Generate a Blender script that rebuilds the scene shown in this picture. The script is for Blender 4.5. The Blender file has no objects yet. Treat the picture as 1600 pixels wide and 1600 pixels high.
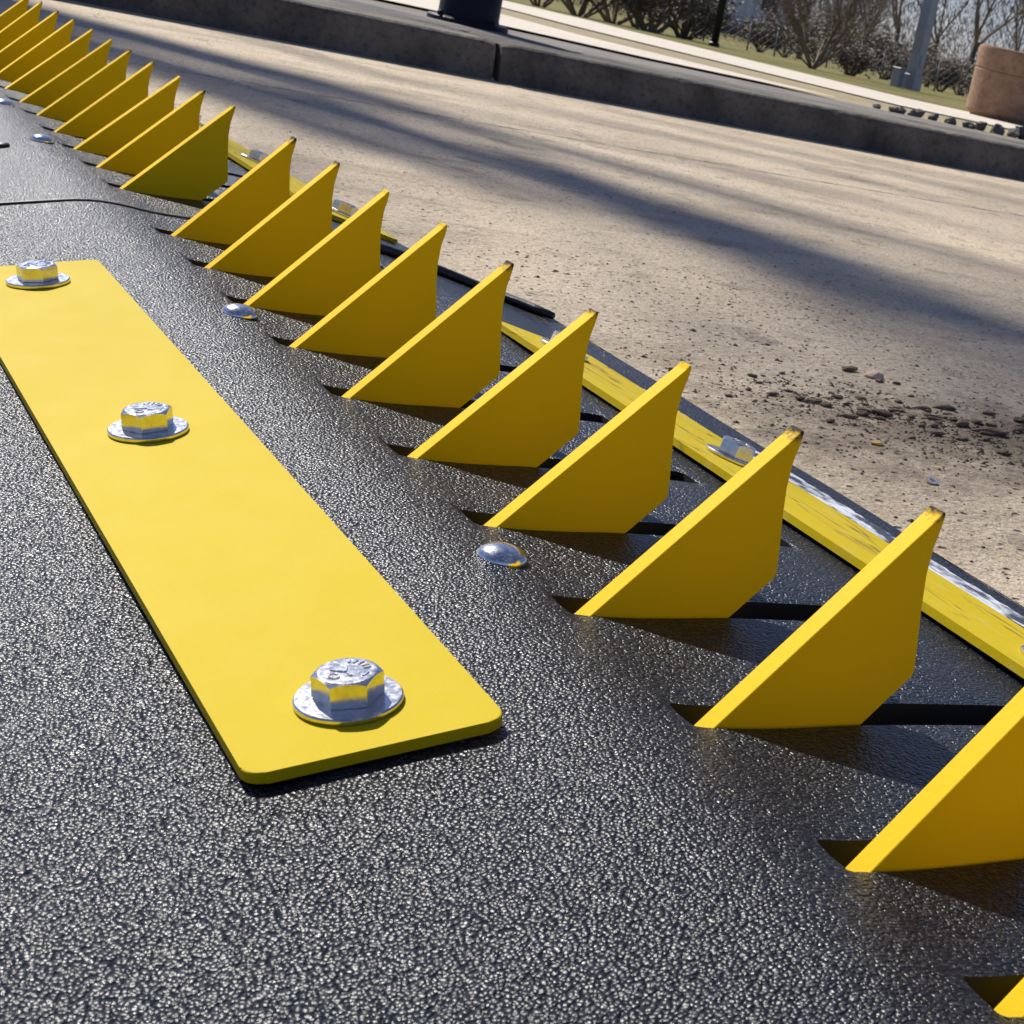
import bpy, bmesh, math, random
from mathutils import Vector, Matrix
random.seed(11)
R = math.radians
C = bpy.context.scene.collection
SC = bpy.context.scene

# ---------------------------------------------------------------- camera
cam_d = bpy.data.cameras.new('camera'); cam = bpy.data.objects.new('camera', cam_d); C.objects.link(cam)
right = Vector((0.8204108543, -0.5291042787, 0.2167364583))
up = Vector((-0.0472338931, 0.3150479438, 0.9478996532))
back = Vector((-0.5698201378, -0.7879044710, 0.2334770977))
m = Matrix((right, up, back)).transposed().to_4x4()
m.translation = Vector((-0.31481322, -0.47309384, 0.2357378))
cam.matrix_world = m
cam_d.sensor_width = 36; cam_d.lens = 61.762
cam_d.shift_x = -0.31887; cam_d.shift_y = -0.03863
cam_d.clip_start = 0.02; cam_d.clip_end = 4000
cam_d.dof.use_dof = True; cam_d.dof.focus_distance = 0.85; cam_d.dof.aperture_fstop = 62
SC.camera = cam
# ---------------------------------------------------------------- world, sun, exposure
SUN = Vector((-0.16, 1.12, 1.0)).normalized()       # towards the sun
EL = math.asin(SUN.z); AZ = math.atan2(SUN.x, SUN.y)
w = bpy.data.worlds.new('World'); SC.world = w; w.use_nodes = True
nt = w.node_tree; nt.nodes.clear(); N = nt.nodes.new; L = nt.links.new
out = N('ShaderNodeOutputWorld'); bg = N('ShaderNodeBackground'); bg.inputs['Strength'].default_value = 0.05
sky = N('ShaderNodeTexSky'); sky.sky_type = 'NISHITA'; sky.sun_disc = False
sky.sun_elevation = EL; sky.sun_rotation = AZ; sky.air_density = 1.0; sky.dust_density = 0.3; sky.ozone_density = 1.6
tc = N('ShaderNodeTexCoord'); mp = N('ShaderNodeMapping'); mp.inputs['Scale'].default_value = (1, 1, 2.6)
nz = N('ShaderNodeTexNoise'); nz.inputs['Scale'].default_value = 6.5; nz.inputs['Detail'].default_value = 8; nz.inputs['Roughness'].default_value = .58
rp = N('ShaderNodeValToRGB'); rp.color_ramp.elements[0].position = .57; rp.color_ramp.elements[1].position = .72
mx = N('ShaderNodeMix'); mx.data_type = 'RGBA'
L(tc.outputs['Generated'], mp.inputs[0]); L(mp.outputs[0], nz.inputs['Vector']); L(nz.outputs['Fac'], rp.inputs[0])
tint = N('ShaderNodeMix'); tint.data_type = 'RGBA'; tint.blend_type = 'MULTIPLY'; tint.inputs[0].default_value = 1; tint.inputs[7].default_value = (.77, .85, 1.25, 1)
L(rp.outputs[0], mx.inputs[0]); L(sky.outputs[0], tint.inputs[6]); L(tint.outputs[2], mx.inputs[6]); mx.inputs[7].default_value = (14.0, 14.3, 15.0, 1)
L(mx.outputs[2], bg.inputs[0]); L(bg.outputs[0], out.inputs[0])
sd = bpy.data.lights.new('sun', 'SUN'); sd.energy = 5.0; sd.angle = R(0.53); sd.color = (1.0, .95, .86)
so = bpy.data.objects.new('sun', sd); C.objects.link(so); so.rotation_euler = (-SUN).to_track_quat('-Z', 'Y').to_euler()
SC.view_settings.view_transform = 'Standard'; SC.view_settings.look = 'None'
SC.view_settings.exposure = 0.48; SC.view_settings.gamma = 1; SC.view_settings.use_curve_mapping = False

# ---------------------------------------------------------------- helpers
def link(name, me, m=None, parent=None, smooth=False):
    o = bpy.data.objects.new(name, me); C.objects.link(o)
    if m is not None and not me.materials: me.materials.append(m)
    if parent is not None: o.parent = parent
    if smooth:
        for p in me.polygons: p.use_smooth = True
    return o
def mesh(name, v, f, m=None, parent=None, smooth=False):
    me = bpy.data.meshes.new(name); me.from_pydata([tuple(a) for a in v], [], f); me.update()
    return link(name, me, m, parent, smooth)
def bmobj(name, bm, m=None, parent=None, smooth=False):
    bmesh.ops.recalc_face_normals(bm, faces=bm.faces)
    me = bpy.data.meshes.new(name); bm.to_mesh(me); bm.free()
    return link(name, me, m, parent, smooth)
def tag(o, label=None, cat=None, group=None, kind=None):
    if label: o['label'] = label
    if cat: o['category'] = cat
    if group: o['group'] = group
    if kind: o['kind'] = kind
    return o
def empty(name, loc=(0, 0, 0), rz=0):
    o = bpy.data.objects.new(name, None); C.objects.link(o); o.location = loc; o.rotation_euler = (0, 0, rz); o.empty_display_size = .05
    return o
def prism(poly, z0, z1, bevel=0, seg=2):
    """poly xy -> solid"""
    bm = bmesh.new()
    a = [bm.verts.new((x, y, z0)) for x, y in poly]; b = [bm.verts.new((x, y, z1)) for x, y in poly]
    bm.faces.new(a[::-1]); bm.faces.new(b); n = len(poly)
    for i in range(n): bm.faces.new((a[i], a[(i+1) % n], b[(i+1) % n], b[i]))
    if bevel: bmesh.ops.bevel(bm, geom=bm.edges[:], offset=bevel, segments=seg, affect='EDGES', profile=.5)
    return bm
def lathe(prof, n=32, cx=0, cy=0):
    v, f = [], []
    for r, z in prof:
        for i in range(n):
            a = 2*math.pi*i/n; v.append((cx+r*math.cos(a), cy+r*math.sin(a), z))
    for k in range(len(prof)-1):
        for i in range(n):
            j = (i+1) % n; f.append((k*n+i, k*n+j, (k+1)*n+j, (k+1)*n+i))
    f.append(tuple(range(n))[::-1]); f.append(tuple(range((len(prof)-1)*n, len(prof)*n)))
    return v, f
def tube(v, f, pts, rad, n=6):
    """append a tube along pts to v, f"""
    base = len(v); k = len(pts)
    for i, p in enumerate(pts):
        d = (pts[min(i+1, k-1)] - pts[max(i-1, 0)]); d = d.normalized() if d.length > 1e-9 else Vector((0, 0, 1))
        u = d.orthogonal().normalized(); w_ = d.cross(u)
        r = rad[i] if isinstance(rad, (list, tuple)) else rad
        for j in range(n):
            a = 2*math.pi*j/n; v.append(p + u*(r*math.cos(a)) + w_*(r*math.sin(a)))
    for i in range(k-1):
        for j in range(n):
            a = base+i*n+j; b = base+i*n+(j+1) % n; f.append((a, b, b+n, a+n))
    f.append(tuple(base+j for j in range(n))[::-1]); f.append(tuple(base+(k-1)*n+j for j in range(n)))

class Mat:
    def __init__(s, name, col=(.5, .5, .5), rough=.5, metal=0, spec=.5):
        s.m = bpy.data.materials.new(name); s.m.use_nodes = True; s.nt = s.m.node_tree
        s.b = s.nt.nodes['Principled BSDF']; s.b.inputs['Base Color'].default_value = (*col, 1)
        s.b.inputs['Roughness'].default_value = rough; s.b.inputs['Metallic'].default_value = metal
        s.b.inputs['Specular IOR Level'].default_value = spec
        s.t = s.nt.nodes.new('ShaderNodeTexCoord')
    def n(s, t, **k):
        x = s.nt.nodes.new(t)
        for a, b in k.items(): setattr(x, a, b)
        return x
    def l(s, a, b): s.nt.links.new(a, b)
    def coords(s, scale=(1, 1, 1), rot=(0, 0, 0), world=False):
        mp = s.n('ShaderNodeMapping'); mp.inputs['Scale'].default_value = scale; mp.inputs['Rotation'].default_value = rot
        if world:
            g = s.n('ShaderNodeNewGeometry'); s.l(g.outputs['Position'], mp.inputs[0])
        else: s.l(s.t.outputs['Object'], mp.inputs[0])
        return mp.outputs[0]
    def noise(s, scale, detail=4, rough=.55, vec=None, dist=0):
        x = s.n('ShaderNodeTexNoise'); x.inputs['Scale'].default_value = scale; x.inputs['Detail'].default_value = detail
        x.inputs['Roughness'].default_value = rough; x.inputs['Distortion'].default_value = dist
        s.l(vec or s.t.outputs['Object'], x.inputs['Vector']); return x.outputs['Fac']
    def vor(s, scale, vec=None, feature='F1', out='Distance', rnd=1):
        x = s.n('ShaderNodeTexVoronoi', feature=feature); x.inputs['Scale'].default_value = scale; x.inputs['Randomness'].default_value = rnd
        s.l(vec or s.t.outputs['Object'], x.inputs['Vector']); return x.outputs[out]
    def ramp(s, fac, stops):
        x = s.n('ShaderNodeValToRGB'); e = x.color_ramp.elements
        while len(e) < len(stops): e.new(.5)
        for q, (p, c) in zip(e, stops):
            q.position = p; q.color = (*c, 1) if isinstance(c, tuple) else (c, c, c, 1)
        s.l(fac, x.inputs[0]); return x.outputs[0]
    def mix(s, fac, a, b, mode='MIX'):
        x = s.n('ShaderNodeMix', data_type='RGBA', blend_type=mode)
        for val, idx in ((fac, 0), (a, 6), (b, 7)):
            if isinstance(val, (int, float)): x.inputs[idx].default_value = val if idx == 0 else (val, val, val, 1)
            elif isinstance(val, tuple): x.inputs[idx].default_value = (*val, 1)
            else: s.l(val, x.inputs[idx])
        return x.outputs[2]
    def math(s, op, a, b=0, clamp=False):
        x = s.n('ShaderNodeMath', operation=op, use_clamp=clamp)
        for val, idx in ((a, 0), (b, 1)):
            if isinstance(val, (int, float)): x.inputs[idx].default_value = val
            else: s.l(val, x.inputs[idx])
        return x.outputs[0]
    def color(s, c): s.l(c, s.b.inputs['Base Color']); return s
    def rough(s, c): s.l(c, s.b.inputs['Roughness']); return s
    def bump(s, h, dist, strength=1, prev=None):
        x = s.n('ShaderNodeBump'); x.inputs['Distance'].default_value = dist; x.inputs['Strength'].default_value = strength
        s.l(h, x.inputs['Height'])
        if prev is not None: s.l(prev, x.inputs['Normal'])
        s.l(x.outputs[0], s.b.inputs['Normal']); return x.outputs[0]

G_ROAD = -0.036
# ---------------------------------------------------------------- materials
def mat_deck():
    k = Mat('pebbled_black_plastic', (.03, .033, .04), .4, 0, .28)
    warp = k.n('ShaderNodeVectorMath', operation='ADD')
    nn = k.n('ShaderNodeTexNoise'); nn.inputs['Scale'].default_value = 170; nn.inputs['Detail'].default_value = 2
    k.l(k.t.outputs['Object'], nn.inputs['Vector'])
    sc = k.n('ShaderNodeVectorMath', operation='SCALE'); sc.inputs['Scale'].default_value = .0022
    k.l(nn.outputs['Color'], sc.inputs[0]); k.l(sc.outputs[0], warp.inputs[0]); k.l(k.t.outputs['Object'], warp.inputs[1])
    v = k.vor(640, warp.outputs[0]); v2 = k.vor(1150, warp.outputs[0])
    dome = k.math('SUBTRACT', 1.0, k.math('MULTIPLY', k.math('MULTIPLY', v, v), 1.9))
    h2 = k.math('MULTIPLY', k.math('SUBTRACT', 1, k.math('MULTIPLY', k.math('MULTIPLY', v2, v2), 2)), .16)
    hn = k.math('ADD', dome, h2)
    k.bump(hn, .00036, 1.0)
    dust = k.noise(9, 6, .65)
    vc = k.vor(640, warp.outputs[0], out='Color')
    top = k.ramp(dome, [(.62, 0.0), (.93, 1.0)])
    c0 = k.mix(k.math('MULTIPLY', top, k.ramp(vc, [(.30, 0.0), (.85, 1.0)])), (.003, .005, .010), (.050, .056, .074))  # glints painted as paler pebble tops, shade between them as near-black gaps
    c1 = k.mix(k.ramp(k.noise(700, 2, .5), [(.66, 0.0), (.76, .8)]), c0, (.22, .21, .20))
    c2 = k.mix(k.ramp(dust, [(.55, 0.0), (.85, .16)]), c1, (.14, .13, .11))
    k.color(c2)
    k.rough(k.ramp(k.noise(260, 3, .6), [(.3, .27), (.75, .42)]))
    return k.m
def mat_yellow(name, streak=False, tip=False, col=(.535, .40, .003), rough=.65, coat=.07):
    k = Mat(name, col, rough, 0, .5)
    k.b.inputs['Specular IOR Level'].default_value = .1
    k.b.inputs['Coat Weight'].default_value = coat; k.b.inputs['Coat Roughness'].default_value = .05
    n1 = k.noise(14, 5, .6); c = k.mix(k.ramp(n1, [(.35, 0.0), (.7, .16)]), col, (col[0]*.93, col[1]*.9, col[2]*1.3))
    n2 = k.noise(900, 2, .5); c = k.mix(k.ramp(n2, [(.68, 0.0), (.78, .15)]), c, (.90, .72, .10))
    if streak:
        vec = k.coords((42, 5.5, 42), (0, 0, .16))
        s_ = k.noise(1.0, 3, .55, vec, .5)
        line = k.math('ABSOLUTE', k.math('SUBTRACT', s_, .5))
        fac = k.ramp(line, [(.004, .9), (.016, 0.0)])
        mask = k.ramp(k.noise(11, 3, .5), [(.40, 0.0), (.52, 1.0)])
        c = k.mix(k.math('MULTIPLY', fac, mask), c, (.16, .10, .03))
        c = k.mix(k.ramp(k.noise(60, 5, .7), [(.55, 0.0), (.8, .5)]), c, (.62, .5, .2))
    if tip:
        sp = k.n('ShaderNodeSeparateXYZ'); k.l(k.t.outputs['Object'], sp.inputs[0])
        info = k.n('ShaderNodeObjectInfo')
        add = k.math('ADD', k.math('MULTIPLY', k.math('SUBTRACT', k.noise(230, 4, .7), .5), .012), k.math('MULTIPLY', info.outputs['Random'], .006))
        z = k.math('ADD', sp.outputs['Z'], add)
        c = k.mix(k.ramp(z, [(.0838, 0.0), (.0858, 1.0)]), c, (.05, .035, .025))
        # small scuffs along the edges
        c = k.mix(k.ramp(k.noise(130, 6, .75), [(.70, 0.0), (.76, .55)]), c, (.42, .27, .03))
    k.color(c)
    k.rough(k.ramp(k.noise(35, 4, .6), [(.3, rough-.02), (.75, rough+.05)]))
    k.bump(k.math('ADD', k.noise(420, 2, .5), k.math('MULTIPLY', k.noise(60, 2), 2)), .00012, .6)
    return k.m
def mat_zinc(name, dull=0.0):
    k = Mat(name, (.74, .76, .80), .2+dull, 1.0)
    k.color(k.mix(k.ramp(k.noise(260, 5, .65), [(.35, 0.0), (.7, 1.0)]), (.74, .73, .71), (.54, .54, .54)))
    k.rough(k.ramp(k.noise(420, 4, .7), [(.3, .06+dull), (.7, .20+dull)]))
    k.bump(k.noise(420, 2, .5), .00003, .5)
    return k.m
def mat_road():
    k = Mat('worn_tan_concrete', (.3, .26, .2), .85, 0, .3)
    P = k.coords(world=True)
    base = k.mix(k.ramp(k.noise(3.2, 6, .62, P), [(.3, 0.0), (.72, 1.0)]), (.52, .405, .265), (.80, .65, .445))
    base = k.mix(k.ramp(k.noise(1.15, 5, .6, P), [(.50, 0.0), (.70, .4)]), base, (.33, .28, .215))
    base = k.mix(k.ramp(k.noise(420, 3, .7, P), [(.36, .55), (.56, 0.0)]), base, (.17, .145, .115))
    agg = k.vor(150, P, out='Color')
    base = k.mix(k.ramp(agg, [(.2, .0), (.9, .6)]), base, (.66, .56, .43))
    fine = k.noise(230, 4, .7, P)
    base = k.mix(k.ramp(fine, [(.52, 0.0), (.66, .75)]), base, (.15, .125, .095))
    base = k.mix(k.ramp(k.noise(400, 2, .5, P), [(.60, 0.0), (.7, .7)]), base, (.58, .53, .45))
    pits = k.vor(62, P)
    base = k.mix(k.math('MULTIPLY', k.ramp(pits, [(.13, 1.0), (.21, 0.0)]), k.ramp(k.noise(17, 3, .6, P), [(.42, 0.0), (.55, .9)])), base, (.055, .045, .035))
    # dark soil ground into the surface next to the barrier
    base = k.mix(k.ramp(k.noise(5.5, 5, .65, k.coords((.55, 1.3, 1), world=True)), [(.52, 0.0), (.7, .55)]), base, (.20, .155, .10))
    # trodden soil stain where the clods lie
    sub = k.n('ShaderNodeVectorMath', operation='SUBTRACT'); sub.inputs[1].default_value = (.60, .55, G_ROAD); k.l(P, sub.inputs[0])
    mp = k.n('ShaderNodeMapping'); mp.inputs['Rotation'].default_value = (0, 0, .33); mp.inputs['Scale'].default_value = (2.6, 5.5, 1); k.l(sub.outputs[0], mp.inputs[0])
    ln_ = k.n('ShaderNodeVectorMath', operation='LENGTH'); k.l(mp.outputs[0], ln_.inputs[0])
    d_ = k.math('ADD', ln_.outputs['Value'], k.math('MULTIPLY', k.math('SUBTRACT', k.noise(26, 6, .72, P), .5), 2.2))
    base = k.mix(k.ramp(d_, [(.25, .8), (.95, 0.0)]), base, (.17, .125, .08))
    big = k.vor(34, P, out='Color'); base = k.mix(k.ramp(big, [(.80, 0.0), (.95, .5)]), base, (.20, .17, .13))
    k.color(base)
    h = k.math('ADD', k.math('MULTIPLY', agg, .5), k.math('ADD', k.noise(130, 5, .7, P), k.math('MULTIPLY', k.ramp(pits, [(.08, 0.0), (.2, 1.0)]), .5)))
    k.bump(h, .0055, 1.0)
    return k.m
def mat_stone(name, a, b, scale=12, bump=.004, rough=.9, fine=90):
    k = Mat(name, a, rough, 0, .3); P = k.coords(world=True)
    c = k.mix(k.ramp(k.noise(scale, 6, .62, P), [(.32, 0.0), (.7, 1.0)]), a, b)
    c = k.mix(k.ramp(k.noise(fine, 4, .7, P), [(.5, 0.0), (.7, .6)]), c, tuple(x*.45 for x in a))
    k.color(c); k.bump(k.noise(fine*.6, 5, .7, P), bump, .8)
    return k.m
def mat_plain(name, a, b=None, rough=.6, metal=0, scale=20, bump=0.0, spec=.5, world=False):
    k = Mat(name, a, rough, metal, spec); P = k.coords(world=world)
    if b: k.color(k.mix(k.ramp(k.noise(scale, 5, .62, P), [(.33, 0.0), (.68, 1.0)]), a, b))
    if bump: k.bump(k.noise(scale*3, 4, .65, P), bump, .8)
    return k.m
def mat_grass():
    k = Mat('winter_grass', (.1, .12, .03), .95, 0, .15); P = k.coords(world=True)
    c = k.mix(k.ramp(k.noise(1.1, 5, .6, P), [(.42, 0.0), (.58, 1.0)]), (.13, .145, .03), (.26, .20, .085))
    c = k.mix(k.ramp(k.noise(28, 4, .7, P), [(.42, 0.0), (.68, .7)]), c, (.08, .085, .022))
    k.color(c); k.bump(k.noise(60, 4, .7, P), .02, .8)
    return k.m

M_deck = mat_deck()
M_plate = mat_yellow('glossy_yellow_plate_paint')
M_bplate = mat_yellow('scratched_yellow_plate_paint', streak=True)
M_tooth = mat_yellow('yellow_spike_paint', tip=True, col=(.82, .53, .003), rough=.6, coat=.0)
M_zinc = mat_zinc('zinc_bolt', .07); M_wash = mat_zinc('zinc_washer', .08)
M_rubber = mat_plain('black_rubber', (.008, .008, .009), (.02, .02, .02), .45, 0, 60, .0004)
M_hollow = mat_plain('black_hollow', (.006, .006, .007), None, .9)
M_road = mat_road()
M_kerb = mat_stone('grey_concrete_kerb', (.06, .054, .047), (.21, .185, .15), 6, .012, .9, 70)
M_slab = mat_stone('pale_concrete', (.52, .46, .38), (.62, .55, .46), 3, .002, .9, 50)
M_gray = mat_stone('grey_asphalt_verge', (.13, .12, .11), (.22, .20, .175), 6, .004, .9, 80)
M_grass = mat_grass()
M_dry = mat_stone('dry_brown_verge', (.25, .20, .12), (.34, .29, .17), 5, .008, .95, 40)
M_soil = mat_stone('dark_soil_clod', (.12, .085, .056), (.23, .17, .115), 40, .002, .95, 300)
M_rock = mat_stone('broken_asphalt_lump', (.085, .08, .075), (.16, .15, .14), 20, .006, .9, 120)
M_bark = mat_plain('grey_brown_bark', (.075, .06, .048), (.13, .11, .09), .9, 0, 30)
M_twig = mat_plain('brown_twigs', (.14, .105, .075), (.24, .19, .135), .9, 0, 2, world=True)
M_leaf = mat_plain('dull_evergreen_leaves', (.10, .082, .055), (.21, .17, .115), .8, 0, 3, world=True)
M_brush = mat_plain('dead_brush_leaves', (.15, .11, .07), (.22, .175, .12), .9, 0, 3, world=True)
M_navy = mat_plain('dark_blue_black_paint', (.006, .007, .014), (.010, .011, .02), .5, 0, 10, 0, .2)
M_galv = mat_plain('weathered_grey_steel', (.26, .29, .34), (.34, .37, .42), .5, .3, 8)
M_can = mat_stone('red_brown_pebble_concrete', (.22, .13, .08), (.34, .215, .135), 12, .006, .9, 60)
M_wallw = mat_plain('pale_blue_white_wall', (.52, .54, .62), (.58, .6, .66), .8, 0, 3)
M_brick = mat_plain('brown_brick_wall', (.20, .10, .07), (.26, .14, .10), .9, 0, 20)
M_dark = mat_plain('dark_opening', (.03, .035, .05), None, .3)

G = -0.036            # road surface
ZS = G + 0.092        # top of kerb

# ================================================================ SETTING: road, kerb, verge
def sheet(name, polys, m, kind='structure', sub=0):
    v, f = [], []
    for p in polys:
        b = len(v); v += p; f.append(tuple(range(b, b+len(p))))
    o = mesh(name, v, f, m); tag(o, kind=kind); return o
road = empty('road'); tag(road, kind='structure')
# base under the joints, then two rows of cast slabs with a recessed joint between them
mesh('road_bed', [(-30, -25, G-.02), (30, -25, G-.02), (30, 3.6, G-.02), (-30, 3.6, G-.02)], [(0, 1, 2, 3)], M_hollow, road)
def slab_outline(yfun_top, yfun_bot, x0, x1, step=.05):
    pts = []; x = x0
    n = int((x1-x0)/step)
    t = [(x0+(x1-x0)*i/n, yfun_top(x0+(x1-x0)*i/n)) for i in range(n+1)]
    b = [(x0+(x1-x0)*i/n, yfun_bot(x0+(x1-x0)*i/n)) for i in range(n+1)]
    return b, t
rj = random.Random(5)
def jn(x, s):
    return 2.447 + .006*math.sin(x*3.1) + .0022*math.sin(x*47+s) + .0018*math.sin(x*113+2*s) + s*.0045
for (ya, yb_, nm) in ((lambda x: jn(x, -1), lambda x: -25, 'road_slab'), (lambda x: 3.62, lambda x: jn(x, 1), 'road_slab')):
    b, t = slab_outline(ya, yb_, -4, 8, .02)
    v = []; f = []; n = len(b)
    for (x, y) in b: v.append((x, y, G))
    for (x, y) in t: v.append((x, y, G))
    for i in range(n-1): f.append((i, i+1, n+i+1, n+i))
    e = (n, 'top') if nm else None
    base = len(v)
    line = t if ya(0) < 3 else b
    for (x, y) in line: v.append((x, y, G-.018))
    off = n if line is t else 0
    for i in range(n-1): f.append((off+i, off+i+1, base+i+1, base+i))
    mesh('road_slab', v, f, M_road, road)
for xa, xb in ((-30, -4), (8, 30)):
    mesh('road_slab', [(xa, -25, G), (xb, -25, G), (xb, 3.62, G), (xa, 3.62, G)], [(0, 1, 2, 3)], M_road, road)

kerb = empty('kerb'); tag(kerb, kind='structure')
def kerb_block(x0, y0, x1, y1, width=.34):
    d = Vector((x1-x0, y1-y0, 0)); Ln = d.length; d.normalize(); nrm = Vector((-d.y, d.x, 0))
    n = max(2, int(Ln/.03)); prof = [(0, 0), (0.004, .03), (.007, .06), (.010, .080), (.015, .087), (.024, .0915), (.10, .092), (width, .0915), (width, .02)]
    v, f = [], []; rr = random.Random(int(x0*100))
    ph = [rr.uniform(0, 6) for _ in range(6)]
    for i in range(n+1):
        s = Ln*i/n; e = min(s, Ln-s); cut = max(0, .018-e)*.6
        wob = .0025*math.sin(s*5+ph[0])+.0016*math.sin(s*17+ph[1])+.0012*math.sin(s*41+ph[2])
        for k, (a, h) in enumerate(prof):
            chip = (rr.random()**5)*.0022 if k in (3, 4, 5) else 0
            p = Vector((x0, y0, G)) + d*s + nrm*(a+(wob if a < .05 else 0)+chip+(cut if a < .05 else 0)) + Vector((0, 0, h-chip*.7-(cut*.5 if h > .07 else 0)))
            v.append(p)
    m_ = len(prof)
    for i in range(n):
        for k in range(m_-1): f.append((i*m_+k, (i+1)*m_+k, (i+1)*m_+k+1, i*m_+k+1))
    f.append(tuple(range(m_))[::-1]); f.append(tuple(range(n*m_, (n+1)*m_)))
    return mesh('kerb_block', v, f, M_kerb, kerb)
kerb_block(-6, 3.70, -1.22, 3.70); kerb_block(-1.208, 3.70, 1.352, 3.556)
kerb_block(1.368, 3.552, 4.4, 3.545); kerb_block(4.412, 3.545, 9, 3.52)
for (x, z, s) in ((1.325, -.002, 1),):   # chipped patch beside the joint
    pass

# ground beyond the kerb: slopes gently away, then levels out
def zg(y): return ZS-.006 if y < 4 else (ZS-.006-.01*(y-4) if y < 11 else (ZS-.076-.016*(min(y, 70)-11)))
v, f = [], []
ys = [3.6, 4, 5, 6, 8, 11, 15, 22, 32, 45, 70, 200, 1600]
xs = [-1500, -60, -15, -4, 0, 2, 4, 6, 8, 12, 20, 40, 90, 300, 1600]
for y in ys:
    for x in xs: v.append((x, y, zg(y)))
for i in range(len(ys)-1):
    for j in range(len(xs)-1):
        a = i*len(xs)+j; f.append((a, a+1, a+1+len(xs), a+len(xs)))
tag(mesh('grass_ground', v, f, M_grass), kind='structure')
# ground sheet out to the horizon on the near side too
tag(mesh('terrain', [(-1500, -1500, G-.05), (1500, -1500, G-.05), (1500, 3.6, G-.05), (-1500, 3.6, G-.05)], [(0, 1, 2, 3)], M_dry), kind='structure')
def strip(name, near, far, dz, m, jitter=0):
    """ribbon between two polylines of equal length, draped on the ground"""
    r_ = random.Random(len(name)); v, f = [], []; N1 = 14
    def samp(line):
        o = []
        for (a, b) in zip(line[:-1], line[1:]):
            for i in range(N1): t = i/N1; o.append((a[0]+(b[0]-a[0])*t, a[1]+(b[1]-a[1])*t))
        o.append(line[-1]); return o
    A, B = samp(near), samp(far); K = 6
    for a, b in zip(A, B):
        ja, jb = r_.uniform(-1, 1)*jitter, r_.uniform(-1, 1)*jitter
        for k in range(K+1):
            t = k/K; x = a[0]+(b[0]-a[0])*t; y = a[1]+(b[1]-a[1])*t
            y += ja*(1-t)+jb*t
            v.append((x, y, zg(y)+dz))
    for i in range(len(A)-1):
        for k in range(K): q = i*(K+1)+k; f.append((q, q+K+1, q+K+2, q+1))
    return tag(mesh(name, v, f, m), kind='structure')
# asphalt verge directly behind the kerb
strip('asphalt_verge', [(-6, 3.86), (0, 3.86), (1.7, 3.83), (2.8, 3.83), (3.6, 3.83), (8, 3.83)],
      [(-6, 5.3), (0, 5.15), (1.70, 4.75), (2.79, 4.37), (3.6, 4.06), (8, 3.95)], .004, M_gray)
strip('dry_verge', [(-6, 5.3), (0, 5.15), (1.70, 4.75), (2.79, 4.37), (3.6, 4.06), (8, 3.95)],
      [(-6, 9.5), (1, 9.3), (3.43, 8.9), (3.34, 7.47), (3.71, 5.257), (9, 3.96)], .003, M_dry, .01)
strip('concrete_path', [(-6, 9.5), (1, 9.3), (3.43, 8.8), (3.36, 7.47), (3.71, 5.257), (9, 4.0)],
      [(-6, 14.5), (2, 14.2), (5.5, 13.5), (4.95, 10.2), (5.0, 7.0), (10, 4.6)], .008, M_slab, .006)
strip('concrete_strip', [(-6, 5.32), (0, 5.2), (1.72, 4.85), (2.2, 4.45), (2.84, 4.37)],
      [(-6, 7.4), (1, 7.3), (2.57, 6.6), (2.52, 5.67), (2.87, 4.42)], .012, M_slab, .004)

# ================================================================ SPIKE BARRIER
PROF = [(-.247, -.0340), (-.20, -.0268), (-.12, -.0107), (-.0993, -.0064), (-.0744, -.0014), (-.060, .0015), (-.052, .0030), (-.0444, .0040), (-.037, .0045), (-.028, .0045),
        (-.0131, .0033), (0, .0016), (.0157, .0006), (.0336, .0002), (.06, .0004), (.09, -.0002), (.12, -.0012), (.15, -.0030), (.1827, -.0073),
        (.21, -.0134), (.2368, -.0204), (.2844, -.0316), (.305, -.0340), (.316, -.0350)]
def pz(x):
    P = PROF
    if x <= P[0][0]: return P[0][1]
    if x >= P[-1][0]: return P[-1][1]
    for i in range(len(P)-1):
        if P[i][0] <= x <= P[i+1][0]:
            x0, z0 = P[i]; x1, z1 = P[i+1]; h = x1-x0
            def sl(j):
                if j <= 0 or j >= len(P)-1: j = max(1, min(j, len(P)-2))
                return (P[j+1][1]-P[j-1][1])/(P[j+1][0]-P[j-1][0])
            m0, m1 = sl(i), sl(i+1); t = (x-x0)/h
            return ((2*t**3-3*t*t+1)*z0+(t**3-2*t*t+t)*h*m0+(-2*t**3+3*t*t)*z1+(t**3-t*t)*h*m1)
SX0, SX1, SW = -.0100, .157, .0195
def slot_w(x):
    r = .0032
    if x <= SX0 or x >= SX1: return 0.0
    e = min(x-SX0, SX1-x)
    if e >= r: return SW
    return (SW-2*r) + 2*math.sqrt(max(0, r*r-(r-e)**2)) if e > 1e-6 else 0.0
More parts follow.
